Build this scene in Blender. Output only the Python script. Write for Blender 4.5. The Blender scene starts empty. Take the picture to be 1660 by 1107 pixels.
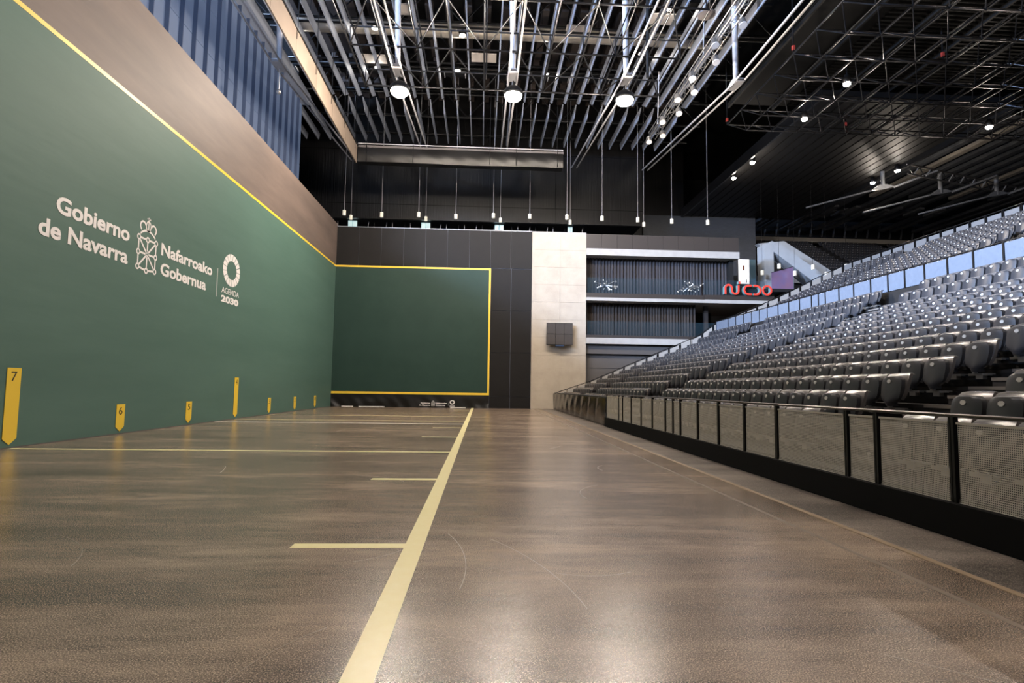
import bpy, math, random
import numpy as np
from mathutils import Vector, Matrix
random.seed(7)
sc = bpy.context.scene
col = sc.collection
PI = math.pi

# ------------------------------------------------------------------ camera
F, YAW, PITCH, ROLL = 940.28, .0513, .0785, .0138
CAM = Vector((10.588, -41.735, 1.530))
def ray(u, v):
    u -= 830; v -= 553.5
    c, s = math.cos(ROLL), math.sin(ROLL)
    u, v = c*u + s*v, -s*u + c*v
    x, z, y = u/F, -v/F, 1.0
    c, s = math.cos(PITCH), math.sin(PITCH)
    y, z = c*y - s*z, s*y + c*z
    c, s = math.cos(YAW), math.sin(YAW)
    return Vector((c*x + s*y, -s*x + c*y, z))
fwd = ray(830, 553.5)
rt = (ray(831, 553.5) - fwd)*F
up = (ray(830, 552.5) - fwd)*F
cd = bpy.data.cameras.new('camera'); cam = bpy.data.objects.new('camera', cd); col.objects.link(cam)
M = Matrix((rt.normalized(), up.normalized(), -fwd.normalized())).transposed().to_4x4()
M.translation = CAM
cam.matrix_world = M
cd.sensor_width = 36; cd.lens = F/1660*36; cd.clip_start = .05; cd.clip_end = 300
sc.camera = cam
def px(p):                     # world point -> picture position and depth (used only to pick the seats that show largest)
    d = Vector(p) - CAM
    z = d.dot(fwd.normalized())
    return (830 + F*d.dot(rt.normalized())/z, 553.5 - F*d.dot(up.normalized())/z, z) if z > .1 else (-9999, -9999, -1)

# ------------------------------------------------------------------ view, world, daylight
sc.view_settings.view_transform = 'Standard'; sc.view_settings.look = 'None'
sc.view_settings.gamma = 1; sc.view_settings.use_curve_mapping = False
sc.view_settings.exposure = 0.0
w = bpy.data.worlds.new('world'); sc.world = w; w.use_nodes = True
w.node_tree.nodes['Background'].inputs[0].default_value = (.35, .42, .55, 1)
w.node_tree.nodes['Background'].inputs[1].default_value = .03
def light(name, kind, loc, power, color, **k):
    l = bpy.data.lights.new(name, kind); l.energy = power; l.color = color
    for a, b in k.items(): setattr(l, a, b)
    o = bpy.data.objects.new(name, l); o.location = loc; col.objects.link(o); return o
def aim(o, t):
    o.rotation_euler = (Vector(t) - o.location).to_track_quat('-Z', 'Y').to_euler()
WARM = (1, .86, .72)
FLOOD_W = 4500
FLOOD_W2 = 1200
DAY_W = 38000
FLOODS = [(x, y, 16.97) for y in (-12.0,) for x in (6.0, 12.0, 18.0)]
FLOODS_BEHIND = [(x, y, 16.97) for y in (-27.0, -42.0) for x in (6.0, 12.0, 18.0)]
for dy_, tgt, gain in ((-44, (24, -8, 8), 1), (-30, (27, -14, 5), 1.7)):  # side window, then a second light added to brighten the stands
  d = light('daylight_source', 'AREA', (-12.5, dy_, 18.4), DAY_W*gain, (.46, .64, 1), shape='RECTANGLE', size=9, size_y=2.0)
  aim(d, tgt)

# ------------------------------------------------------------------ materials
def lin(c):
    return tuple((v/255/12.92 if v/255 <= .04045 else ((v/255+.055)/1.055)**2.4) for v in c) + (1,)
def mat(name, c, rough=.5, metal=0., noise=0., scale=2., c2=None, bump=0., bscale=20., stretch=(1, 1, 1), spec=.5, emit=None, estr=0., detail=6.):
    m = bpy.data.materials.new(name); m.use_nodes = True
    nt = m.node_tree; b = nt.nodes['Principled BSDF']
    b.inputs['Base Color'].default_value = lin(c); b.inputs['Roughness'].default_value = rough
    b.inputs['Metallic'].default_value = metal; b.inputs['Specular IOR Level'].default_value = spec
    if emit: b.inputs['Emission Color'].default_value = lin(emit); b.inputs['Emission Strength'].default_value = estr
    if noise or bump:
        tc = nt.nodes.new('ShaderNodeTexCoord'); mp = nt.nodes.new('ShaderNodeMapping'); mp.inputs['Scale'].default_value = stretch
        nt.links.new(tc.outputs['Object'], mp.inputs[0])
    if noise:
        n = nt.nodes.new('ShaderNodeTexNoise'); n.inputs['Scale'].default_value = scale; n.inputs['Detail'].default_value = detail; n.inputs['Roughness'].default_value = .62
        nt.links.new(mp.outputs[0], n.inputs['Vector'])
        r = nt.nodes.new('ShaderNodeValToRGB'); r.color_ramp.elements[0].position = .5-noise; r.color_ramp.elements[1].position = .5+noise
        r.color_ramp.elements[0].color = lin(c); r.color_ramp.elements[1].color = lin(c2 or tuple(min(255, v*1.25) for v in c))
        nt.links.new(n.outputs[0], r.inputs[0]); nt.links.new(r.outputs[0], b.inputs['Base Color'])
    if bump:
        n = nt.nodes.new('ShaderNodeTexNoise'); n.inputs['Scale'].default_value = bscale; n.inputs['Detail'].default_value = 4
        nt.links.new(mp.outputs[0], n.inputs['Vector'])
        bp = nt.nodes.new('ShaderNodeBump'); bp.inputs['Strength'].default_value = bump; bp.inputs['Distance'].default_value = .02
        nt.links.new(n.outputs[0], bp.inputs['Height']); nt.links.new(bp.outputs[0], b.inputs['Normal'])
    return m
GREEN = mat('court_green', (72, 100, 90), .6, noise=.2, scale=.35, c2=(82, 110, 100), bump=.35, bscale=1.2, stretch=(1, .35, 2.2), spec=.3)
GREEN2 = mat('front_green_dimmed', (32, 56, 49), .6, noise=.2, scale=.5, c2=(38, 62, 55), bump=.1, bscale=2, spec=.3)  # darkened in colour because the floods reach the front wall less
BROWN = mat('wall_brown', (88, 78, 73), .6, noise=.22, scale=.5, c2=(112, 98, 90), bump=.5, bscale=1.1, stretch=(1, .35, 2.2), spec=.4)
PANEL = mat('panel_charcoal', (16, 15, 15), .6, noise=.3, scale=1.2, c2=(23, 21, 21), bump=.1, bscale=3, spec=.25)  # front wall panels, darkened in colour for the same weaker light
PANELB = mat('panel_backing', (92, 98, 112), .5)
CONC = mat('raw_concrete', (166, 154, 138), .8, noise=.25, scale=1.1, c2=(184, 173, 157), bump=.25, bscale=14, detail=9)
CONC2 = mat('pale_slab', (160, 156, 150), .75, noise=.2, scale=2, c2=(172, 168, 162))
YEL = mat('yellow_paint', (232, 196, 62), .4)
YEL2 = mat('floor_yellow_highlit', (240, 228, 168), .3, noise=.2, scale=9, c2=(244, 234, 182))  # paler than the wall yellow: the floor highlight is put into the colour
WHT = mat('white_paint', (228, 224, 222), .45, noise=.25, scale=8, c2=(236, 232, 228))
BLK = mat('black_steel', (20, 20, 21), .38, metal=.3)
BLKF = mat('black_fascia', (7, 7, 8), .7, spec=.1)
BLKW = mat('black_wall', (7, 7, 8), .34, noise=.25, scale=3, c2=(12, 11, 12), bump=1.0, bscale=3, stretch=(4, 4, .07), spec=.4)
CLOTH = mat('black_cloth', (14, 13, 13), .42, bump=.3, bscale=5)
PLAST = mat('black_plastic_sheet', (12, 11, 10), .2, bump=.3, bscale=4)
STEEL = mat('dark_tube_steel', (58, 58, 60), .3, metal=.85)
STEEL2 = mat('painted_tube_grey', (166, 166, 170), .4, metal=.1)
FIN = mat('grey_baffle', (142, 149, 164), .45, metal=.1)  # grey shifted blue to carry the cool daylight in the colour
SILV = mat('silver', (190, 188, 184), .28, metal=.9)
DUCT = mat('duct_metal', (196, 188, 176), .35, metal=.5, bump=.2, bscale=2, stretch=(1, 8, 8))
TAN = mat('tan_board', (124, 110, 98), .6, noise=.2, scale=.7, c2=(136, 122, 108))
SEAT = mat('seat_plastic', (50, 50, 53), .36, spec=.45)
SEATB = mat('seat_back_lit_plastic', (94, 90, 88), .24, spec=.7)  # backrests made lighter to stand in for light on their tops
BADGE = mat('badge', (205, 200, 192), .4)
TREAD = mat('stand_tread', (48, 45, 43), .5, noise=.2, scale=6, c2=(56, 52, 50))
RISER = mat('stand_riser', (30, 28, 27), .55)
NOSE = mat('step_edge', (120, 112, 104), .4)
MESHM = mat('perforated_sheet', (188, 182, 168), .5)
FROST = mat('pale_barrier_sheet', (98, 106, 118), .45, noise=.2, scale=6, c2=(108, 116, 128))
LGREY = mat('light_grey_sheet', (158, 154, 148), .5)
CURT = mat('charcoal_curtain', (50, 47, 50), .8)
CURT2 = mat('dark_curtain', (46, 38, 33), .8)
DKBAND = mat('dark_band', (50, 44, 41), .5)
SHUT = mat('roller_shutter', (92, 88, 86), .5)
DARK = mat('dark_void', (12, 12, 14), .8)
SOFF = mat('dark_soffit', (11, 11, 12), .5, noise=.3, scale=.6, c2=(15, 14, 15), spec=.3, stretch=(3, .3, 1))
DECK = mat('roof_deck', (14, 14, 15), .6)
REDM = mat('sign_red', (214, 62, 48), .4, emit=(214, 62, 48), estr=.25)
TEAL = mat('sign_side', (110, 150, 150), .4)
NUM = mat('number_black', (40, 38, 30), .5)
BLUESEAT = SEAT
BEAM = mat('blue_grey_concrete', (150, 156, 162), .7, noise=.3, scale=.8, c2=(170, 176, 182))
TRANS = mat('translucent_wall_sheet', (58, 66, 80), .4, noise=.25, scale=.8, c2=(66, 74, 90), emit=(86, 99, 124), estr=.75)
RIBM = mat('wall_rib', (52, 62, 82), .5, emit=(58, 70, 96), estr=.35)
SCREEN = mat('lit_white_screen', (240, 244, 250), .4, emit=(245, 248, 255), estr=1.0)
PURP = mat('lit_purple_screen', (110, 98, 135), .3, noise=.25, scale=1.2, c2=(135, 100, 118), emit=(120, 110, 160), estr=.15)
LAMPW = mat('lamp_lens', (255, 250, 240), .3, emit=(255, 246, 232), estr=60)
LAMPS = mat('small_lamp_lens', (255, 250, 240), .3, emit=(255, 248, 240), estr=6)
PEND = mat('pendant_shade', (225, 220, 205), .4, emit=(225, 220, 200), estr=.35)
LBOX = mat('light_box', (200, 225, 225), .4, emit=(190, 225, 230), estr=.55)
GLASS = bpy.data.materials.new('balustrade_glass'); GLASS.use_nodes = True
_b = GLASS.node_tree.nodes['Principled BSDF']; _b.inputs['Base Color'].default_value = lin((60, 84, 96)); _b.inputs['Roughness'].default_value = .06
_b.inputs['Alpha'].default_value = .12
def floor_mat(name, dark, light_, pol):
    m = bpy.data.materials.new(name); m.use_nodes = True; nt = m.node_tree; N = nt.nodes; L = nt.links
    b = N['Principled BSDF']; tc = N.new('ShaderNodeTexCoord')
    def noise(scale, st, det=6, rough=.6, dist=0.):
        mp = N.new('ShaderNodeMapping'); mp.inputs['Scale'].default_value = st; L.new(tc.outputs['Object'], mp.inputs[0])
        n = N.new('ShaderNodeTexNoise'); n.inputs['Scale'].default_value = scale; n.inputs['Detail'].default_value = det
        n.inputs['Roughness'].default_value = rough; n.inputs['Distortion'].default_value = dist; L.new(mp.outputs[0], n.inputs['Vector']); return n.outputs[0]
    def mix(fac, a, b2, t='MIX'):
        x = N.new('ShaderNodeMix'); x.data_type = 'RGBA'; x.blend_type = t
        for i, s in ((0, fac), (6, a), (7, b2)):
            if isinstance(s, (float, int)): x.inputs[i].default_value = s
            elif isinstance(s, tuple): x.inputs[i].default_value = s
            else: L.new(s, x.inputs[i])
        return x.outputs[2]
    def rng(v, a, b2, c=0., e=1.):
        r = N.new('ShaderNodeMapRange'); r.inputs[1].default_value = a; r.inputs[2].default_value = b2; r.inputs[3].default_value = c; r.inputs[4].default_value = e
        L.new(v, r.inputs[0]); return r.outputs[0]
    big = noise(.9, (.28, 1.15, 1), 5, .55, .2)
    c = mix(rng(big, .34, .62), lin(dark), lin(light_))
    med = noise(3.4, (.32, 1.2, 1), 8, .7)
    c = mix(rng(med, .4, .7, 0, .7), c, lin(tuple(v*.5 for v in dark)))
    blot = noise(.35, (1, 1, 1), 3, .5)
    c = mix(rng(blot, .4, .75, 0, .5), c, lin(tuple(v*.75 for v in dark)))
    spk = noise(115, (1, 1, 1), 2, .6)
    c = mix(rng(spk, .52, .66, 0, .75), c, lin(tuple(min(255, v*1.4) for v in light_)))
    c = mix(rng(spk, .47, .34, 0, .7), c, lin(tuple(v*.5 for v in dark)))
    L.new(c, b.inputs['Base Color'])
    b.inputs['Roughness'].default_value = pol
    b.inputs['Specular IOR Level'].default_value = .5
    bn = noise(9, (.7, 1.3, 1), 6, .65)
    bp = N.new('ShaderNodeBump'); bp.inputs['Strength'].default_value = .22; bp.inputs['Distance'].default_value = .02
    L.new(bn, bp.inputs['Height']); L.new(bp.outputs[0], b.inputs['Normal'])
    return m
FLOOR = floor_mat('court_floor', (68, 58, 50), (160, 141, 123), .24)
APRON = floor_mat('apron_floor', (28, 25, 23), (140, 129, 119), .34)

# ------------------------------------------------------------------ mesh helpers
class MB:
    def __init__(s): s.v = []; s.f = []; s.mi = []; s.cur = 0
    def add(s, vs, fs):
        o = len(s.v); s.v += [tuple(v) for v in vs]; s.f += [tuple(i+o for i in f) for f in fs]; s.mi += [s.cur]*len(fs); return s
    def box(s, x0, x1, y0, y1, z0, z1):
        return s.add([(x0,y0,z0),(x1,y0,z0),(x1,y1,z0),(x0,y1,z0),(x0,y0,z1),(x1,y0,z1),(x1,y1,z1),(x0,y1,z1)],
                     [(0,3,2,1),(4,5,6,7),(0,1,5,4),(1,2,6,5),(2,3,7,6),(3,0,4,7)])
    def cbox(s, x0, x1, y0, y1, z0, z1, c=.01):          # box with chamfered vertical-face edges
        return s.prism([(x0+c,z0),(x1-c,z0),(x1,z0+c),(x1,z1-c),(x1-c,z1),(x0+c,z1),(x0,z1-c),(x0,z0+c)], 'y', y0, y1)
    def prism(s, pts, ax, a, b):
        n = len(pts)
        def P(p, t): return {'x': (t, p[0], p[1]), 'y': (p[0], t, p[1]), 'z': (p[0], p[1], t)}[ax]
        return s.add([P(p, a) for p in pts] + [P(p, b) for p in pts],
                     [tuple(range(n)), tuple(range(2*n-1, n-1, -1))] + [(i, i+n, (i+1) % n+n, (i+1) % n) for i in range(n)])
    def tube(s, p, q, r, n=8, r2=None):
        p = Vector(p); q = Vector(q); d = (q-p).normalized(); a = d.orthogonal().normalized(); b = d.cross(a); r2 = r if r2 is None else r2
        vs = [p + r*(math.cos(2*PI*i/n)*a + math.sin(2*PI*i/n)*b) for i in range(n)] + [q + r2*(math.cos(2*PI*i/n)*a + math.sin(2*PI*i/n)*b) for i in range(n)]
        return s.add(vs, [tuple(range(n-1, -1, -1)), tuple(range(n, 2*n))] + [(i, (i+1) % n, (i+1) % n+n, i+n) for i in range(n)])
    def lathe(s, c, prof, n=12):
        c = Vector(c); vs = []; fs = []
        for r, z in prof: vs += [c + Vector((r*math.cos(2*PI*i/n), r*math.sin(2*PI*i/n), z)) for i in range(n)]
        for k in range(len(prof)-1):
            fs += [(k*n+i, k*n+(i+1) % n, (k+1)*n+(i+1) % n, (k+1)*n+i) for i in range(n)]
        fs += [tuple(range(n-1, -1, -1)), tuple((len(prof)-1)*n+i for i in range(n))]
        return s.add(vs, fs)
    def grid(s, fn, nu, nv, flip=False):
        vs = [fn(i/nu, j/nv) for j in range(nv+1) for i in range(nu+1)]
        fs = [(j*(nu+1)+i, j*(nu+1)+i+1, (j+1)*(nu+1)+i+1, (j+1)*(nu+1)+i) for j in range(nv) for i in range(nu)]
        if flip: fs = [f[::-1] for f in fs]
        return s.add(vs, fs)
    def mesh(s, name, mats, smooth=False):
        me = bpy.data.meshes.new(name); me.from_pydata(s.v, [], s.f)
        for m in (mats if isinstance(mats, (list, tuple)) else [mats]): me.materials.append(m)
        if isinstance(mats, (list, tuple)): me.polygons.foreach_set('material_index', s.mi)
        if smooth:
            me.polygons.foreach_set('use_smooth', [True]*len(me.polygons))
        me.update(); return me
    def build(s, name, mats, parent=None, loc=None, smooth=False, sharp=None):
        me = s.mesh(name, mats, smooth)
        if smooth and sharp: me.set_sharp_from_angle(angle=math.radians(sharp))
        return link(name, me, parent, loc)
def link(name, me, parent=None, loc=None):
    o = bpy.data.objects.new(name, me); col.objects.link(o)
    if parent: o.parent = parent
    if loc is not None: o.location = loc
    return o
def tag(o, label=None, cat=None, group=None, kind=None):
    for k, v in (('label', label), ('category', cat), ('group', group), ('kind', kind)):
        if v: o[k] = v
    return o
def thing(name, label, cat, loc=(0, 0, 0), rz=0., group=None):
    o = bpy.data.objects.new(name, None); col.objects.link(o); o.location = loc; o.rotation_euler = (0, 0, rz)
    return tag(o, label, cat, group)
def struct(name, mb, m, parent=None):
    o = mb.build(name, m, parent)
    if not parent: o['kind'] = 'structure'
    return o
_unit = {}
def bar(name, p, q, r, m, parent=None, n=6):              # a rod sharing one unit cylinder
    key = (m.name, n)
    if key not in _unit:
        _unit[key] = MB().tube((0, 0, 0), (0, 0, 1), 1, n).mesh('rod', m, True); _unit[key].set_sharp_from_angle(angle=1.2)
    p = Vector(p); q = Vector(q); d = q-p
    o = bpy.data.objects.new(name, _unit[key]); col.objects.link(o)
    o.location = p; o.rotation_mode = 'QUATERNION'; o.rotation_quaternion = d.to_track_quat('Z', 'Y'); o.scale = (r, r, d.length)
    if parent: o.parent = parent
    return o
def L0(parent, p): return Vector(p) - parent.location     # world point in the frame of an unrotated parent

# ------------------------------------------------------------------ floor and room shell
fl = struct('floor', MB().box(-14, 14.68, -62, 26, -.2, 0), FLOOR)
ap = struct('apron', MB().box(14.76, 75, -62, 26, -.2, -.004), APRON, fl)
struct('joint_strip', MB().box(14.68, 14.76, -62, 0, -.02, .006), mat('joint_tan', (136, 116, 92), .5), fl)
struct('scuffed_line', MB().box(14.14, 14.2, -60, -.3, -.004, .001), mat('faint_line', (116, 102, 88), .35), fl)
struct('side_line', MB().box(9.88, 10.06, -46, -.2, 0, .003), YEL2, fl)
for n in (3, 4, 7): struct('court_line', MB().box(.02, 9.88, -4*n-.08, -4*n+.08, 0, .003), YEL2, fl)
struct('pass_line', MB().box(.02, 9.88, -17.95, -17.79, 0, .003), WHT, fl)
for n in (1, 2, 5, 6, 8, 9, 10): struct('tick_line', MB().box(8.82, 9.88, -4*n-.08, -4*n+.08, 0, .003), YEL2, fl)
struct('ceiling', MB().box(-14, 76, -62, 27, 27.2, 27.6), DECK)
struct('wall_right', MB().box(75, 75.4, -62, 27, 0, 27.2), DECK)
struct('wall_rear', MB().box(-14, 75, -62.4, -62, 0, 27.2), mat('rear_wall', (60, 58, 56), .7))
struct('wall_outer_left', MB().box(-14.4, -14, -62, 27, 0, 27.2), DECK)
struct('wall_far', MB().box(-14, 75, 26.5, 27, 0, 27.2), DARK)

rr = random.Random(11)
SCR = mat('scratch', (146, 131, 115), .3)
for k in range(34):
    if k < 4: x, y, a, L_, cv = [(10.45, -37.2, 1.45, 1.7, .5), (11.35, -37.6, 1.7, 2.0, .45), (9.3, -38.6, 1.4, .8, -.6), (9.5, -36.5, .5, .7, .8)][k]
    else: x, y, a, L_, cv = rr.uniform(1.5, 14), -41+34*rr.random()**1.6, rr.uniform(-.7, 1.9), rr.uniform(.3, 1.4), rr.uniform(-1.2, 1.2)
    mb = MB(); P_ = []
    for q in range(13):
        P_.append((x, y, a)); x += L_/12*math.cos(a); y += L_/12*math.sin(a); a += cv/12
    wd = rr.uniform(.002, .004)
    v_ = [(px_+sg_*wd*-math.sin(a_), py_+sg_*wd*math.cos(a_), .0012) for px_, py_, a_ in P_ for sg_ in (-1, 1)]
    mb.add(v_, [(2*q, 2*q+2, 2*q+3, 2*q+1) for q in range(12)]); mb.build('scratch', SCR, fl)
# left wall of the court
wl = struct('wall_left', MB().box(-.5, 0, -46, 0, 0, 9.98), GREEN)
struct('upper_band', MB().box(-.5, 0, -46, 0, 10.1, 13.1), BROWN, wl)
struct('boundary_line', MB().box(-.5, .004, -46, 0, 9.98, 10.1), YEL, wl)
struct('base_joint', MB().box(-.01, .004, -46, 0, 0, .03), mat('base_joint', (84, 82, 78), .7), wl)
# daylight wall beyond: translucent sheets between ribs, in two courses
wd = struct('wall_daylight', MB().box(-3.3, -3.1, -21.4, 0, 10, 24), mat('daylight_back', (50, 58, 70), .7))
for k in range(19):
    y1 = -k*1.12; y0 = y1-1.04
    for a, b in ((12.0, 15.2), (15.24, 17.4), (17.44, 19.6), (19.64, 22.0)):
        MB().box(-3.0, -2.9, y0, y1, a, b).build('wall_sheet', TRANS, wd)
    MB().prism([(-2.9, y0-.08), (-2.72, y0-.06), (-2.72, y0-.02), (-2.9, y0)], 'z', 12, 22).build('wall_rib', RIBM, wd)
MB().box(-3.1, -2.3, -21.4, 0, 21.9, 22.6).build('edge_beam', FIN, wd)

# front wall
wf = struct('wall_front', MB().box(0, 14.1, 0, .6, 0, 12.9), PANELB)
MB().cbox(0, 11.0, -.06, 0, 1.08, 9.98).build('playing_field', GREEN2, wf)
MB().box(0, 11.13, -.07, 0, 9.98, 10.1).build('boundary_line', YEL, wf)
MB().box(11.0, 11.13, -.07, 0, 1.08, 9.98).build('boundary_line', YEL, wf)
MB().box(0, 11.13, -.07, 0, .92, 1.08).build('boundary_line', YEL, wf)
MB().box(0, 11.13, -.03, 0, 0, .92).build('lower_backing', PANEL, wf)
xs = [0, 1.58, 3.17, 4.78, 6.36, 7.94, 9.53, 11.07, 12.56, 14.1]
for i in range(9): MB().cbox(xs[i]+.012, xs[i+1]-.012, -.04, 0, 10.14, 12.9, .012).build('wall_panel', PANEL, wf)
zs = [0, .84, 3.99, 7.04, 10.12]
for c0, c1 in ((11.15, 12.6), (12.62, 14.09)):
    for j in range(4): MB().cbox(c0+.008, c1-.008, -.04, 0, zs[j]+.01, zs[j+1]-.01, .012).build('wall_panel', PANEL, wf)
MB().box(0, 14.1, -.06, .62, 12.9, 12.96).build('coping', mat('coping', (120, 125, 135), .4, metal=.4), wf)
# black cloth skirt with the same lettering, printed small
sk = MB().grid(lambda u, v: (u*11.12, -.12-.05*math.sin(u*31+3*math.sin(v*2+u*9))*(1-v)-.03*math.sin(u*77+v*5)*(1-v), .9*v+.012*math.sin(u*50)*(1-v)+.01), 160, 8)
skirt = tag(sk.build('skirt_cloth', CLOTH, smooth=True), 'black wrinkled cloth skirt with small white lettering below the front wall', 'cloth skirt')
MB().tube((.8, -.3, .03), (1.6, -.28, .03), .03).build('roll_of_tape', WHT)  # placeholder renamed below
bpy.data.objects['roll_of_tape'].name = 'floor_rod'
tag(bpy.data.objects['floor_rod'], 'short pale rod lying at the left foot of the front wall', 'rod', 'pale rods at the foot of the front wall')
for a, b, lab in ((2.0, 3.8, 'longer pale rod lying near the left foot of the front wall'), (8.4, 9.5, 'pale rod lying at the right end of the cloth skirt')):
    tag(MB().tube((a, -.3, .03), (b, -.28, .03), .025).build('floor_rod', WHT), lab, 'rod', 'pale rods at the foot of the front wall')

# concrete pillar of cast blocks
pl = struct('wall_pillar', MB().box(14.13, 18.1, .03, .9, 0, 12.88), CONC)
nz = 10
for j in range(nz):
    z0 = 12.9*j/nz; z1 = 12.9*(j+1)/nz
    for a, b in ((14.12, 16.2), (16.2, 18.12)):
        MB().cbox(a+.004, b-.004, -.0-.003*((j*7+int(a)) % 3), .03, z0+.005, z1-.005, .008).build('concrete_panel', CONC, pl)
MB().box(14.12, 18.12, 0, .9, 12.9, 12.96).build('coping', CONC2, pl)

# ------------------------------------------------------------------ lettering
def text_mesh(s, width=None, height=None, bold=0., depth=.0):
    cu = bpy.data.curves.new('t', 'FONT'); cu.body = s; cu.size = 1; cu.offset = bold; cu.extrude = depth; cu.resolution_u = 4
    o = bpy.data.objects.new('t', cu); col.objects.link(o)
    dg = bpy.context.evaluated_depsgraph_get()
    me = bpy.data.meshes.new_from_object(o.evaluated_get(dg)); bpy.data.objects.remove(o)
    n = len(me.vertices); a = np.empty(n*3); me.vertices.foreach_get('co', a); a = a.reshape(-1, 3)
    a[:, 0] -= a[:, 0].min(); cap = .69 + bold
    sx = width/a[:, 0].max() if width else (height/cap); sy = (height or width/a[:, 0].max()*cap)/cap
    a[:, 0] *= sx; a[:, 1] *= sy; a[:, 2] *= 1
    me.vertices.foreach_set('co', a.ravel()); me.update(); return me
def put_text(s, origin, ex, width, height, m, parent, name, bold=.02, depth=.004):
    me = text_mesh(s, width, height, bold, depth); me.materials.clear(); me.materials.append(m)
    o = link(name, me, parent)
    ex = Vector(ex); ez = Vector((0, 0, 1)); n = ex.cross(ez)
    mt = Matrix((ex, ez, n)).transposed().to_4x4(); mt.translation = Vector(origin); o.matrix_basis = mt
    return o
def emblem(name, P, m, parent, kind):
    # P(a, b) maps emblem coordinates (a right 0..1.2, b up 0..1.75) to a world point, flat mesh
    mb = MB()
    def ann(ca, cb, r0, r1, t0=0, t1=2*PI, n=20, sx=1.):
        for i in range(n):
            a0 = t0+(t1-t0)*i/n; a1 = t0+(t1-t0)*(i+1)/n
            q = [(ca+sx*r*math.cos(a), cb+r*math.sin(a)) for r, a in ((r0, a0), (r1, a0), (r1, a1), (r0, a1))]
            mb.add([P(*x) for x in q], [(0, 1, 2, 3)])
    def seg(a, b, wd):
        a = Vector(a); b = Vector(b); d = (b-a).normalized(); n = Vector((-d.y, d.x))*wd/2
        mb.add([P(*x) for x in (a-n, b-n, b+n, a+n)], [(0, 1, 2, 3)])
    if kind == 'crest':
        N = {(i, j): (.14+.46*i, .12+.46*j - (.06 if (j == 0 and i == 1) else 0)) for i in range(3) for j in range(3)}
        for k, c in N.items(): ann(c[0], c[1], .05 if k != (1, 1) else .035, .10 if k != (1, 1) else .07)
        def sg(a, b):
            A = Vector(N[a]); B = Vector(N[b]); d = (B-A).normalized(); seg(A+d*.09, B-d*.09, .062)
        for a, b in (((0,0),(1,0)),((1,0),(2,0)),((0,2),(1,2)),((1,2),(2,2)),((0,0),(0,1)),((0,1),(0,2)),((2,0),(2,1)),((2,1),(2,2))): sg(a, b)
        for k in N:
            if k != (1, 1): sg(k, (1, 1))
        # crown
        for t in range(12):
            x0 = .2+.8*t/12; x1 = .2+.8*(t+1)/12
            z0 = lambda x: 1.24-.16*((x-.6)/.4)**2+.10
            mb.add([P(*q) for q in ((x0, z0(x0)-.05), (x1, z0(x1)-.05), (x1, z0(x1)+.02), (x0, z0(x0)+.02))], [(0, 1, 2, 3)])
        ann(.32, 1.42, .11, .17, .1*PI, 1.35*PI); ann(.88, 1.42, .11, .17, -.35*PI, .9*PI)
        ann(.6, 1.47, .13, .18, 0, 2*PI, 20, .8); seg((.6, 1.36), (.6, 1.6), .05); ann(.6, 1.7, 0, .05)
        seg((.5, 1.7), (.7, 1.7), .035)
    else:
        for k in range(17):
            a0 = 2*PI*k/17+.022; a1 = 2*PI*(k+1)/17-.022
            ann(0, 0, .58, 1, a0, a1, 4)
    return mb.build(name, m, parent)
def lettering(label, org, ex, sc_, m, off, name='wall_lettering'):
    ex = Vector(ex); base = Vector(org)
    t = thing(name, label, 'lettering', base)
    nrm = ex.cross(Vector((0, 0, 1)))
    def W(a, b): return ex*(a*sc_) + Vector((0, 0, b*sc_)) + nrm*off
    def tx(s, a, b, wd, h, nm, bold=.03): put_text(s, W(a, b), ex, wd*sc_, h*sc_, m, t, nm, bold, .003)
    tx('Gobierno', .52, .70, 3.0, .43, 'word'); tx('de Navarra', 0, .02, 3.5, .43, 'word')
    tx('Nafarroako', 5.24, .70, 3.62, .40, 'word'); tx('Gobernua', 5.26, .05, 3.15, .40, 'word')
    emblem('crest', lambda a, b: W(3.85+a*1.02, -.06+b*1.0), m, t, 'crest')
    dv = MB(); dv.add([W(9.3, -.05), W(9.335, -.05), W(9.335, 1.08), W(9.3, 1.08)], [(0, 1, 2, 3)]).build('divider', m, t)
    emblem('ring', lambda a, b: W(10.6+a*.82, 1.24+b*.68), m, t, 'ring')
    tx('AGENDA', 9.76, .2, 1.66, .235, 'word', 0.); tx('2030', 9.74, -.16, 1.66, .26, 'word', .045)
    return t
lettering('large white two-language government lettering with crest and ring on the green side wall', (0, -27.64, 5.01), (0, 1, 0), 1.0, WHT, .006)
lettering('small white lettering with crest printed on the black skirt cloth', (6.2, -.2, .13), (1, 0, 0), .22, WHT, .03, 'skirt_lettering')

# distance markers on the left wall
for n, top in ((7, 1.81), (6, .87), (5, .85), (4, 1.78), (3, .83), (2, .82), (1, .82)):
    y = -4.0*n
    lab = {7: 'tall yellow wall marker with black number seven, nearest', 6: 'short yellow wall marker with number six', 5: 'short yellow wall marker with number five',
           4: 'tall yellow wall marker with number four, halfway along the wall', 3: 'short yellow wall marker with number three', 2: 'short yellow wall marker with number two', 1: 'short yellow wall marker with number one, nearest the corner'}[n]
    t = thing('distance_marker', lab, 'marker', (0, y, .08), 0, 'yellow distance markers on the side wall')
    MB().prism([(0, 0), (.2, .14), (.2, top-.08), (-.2, top-.08), (-.2, .14)], 'x', .005, .013).build('marker_strip', YEL, t)
    put_text(str(n), (.014, -.085, top-.08-.30), (0, 1, 0), .17, .22, NUM, t, 'number', 0., .001)

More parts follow.
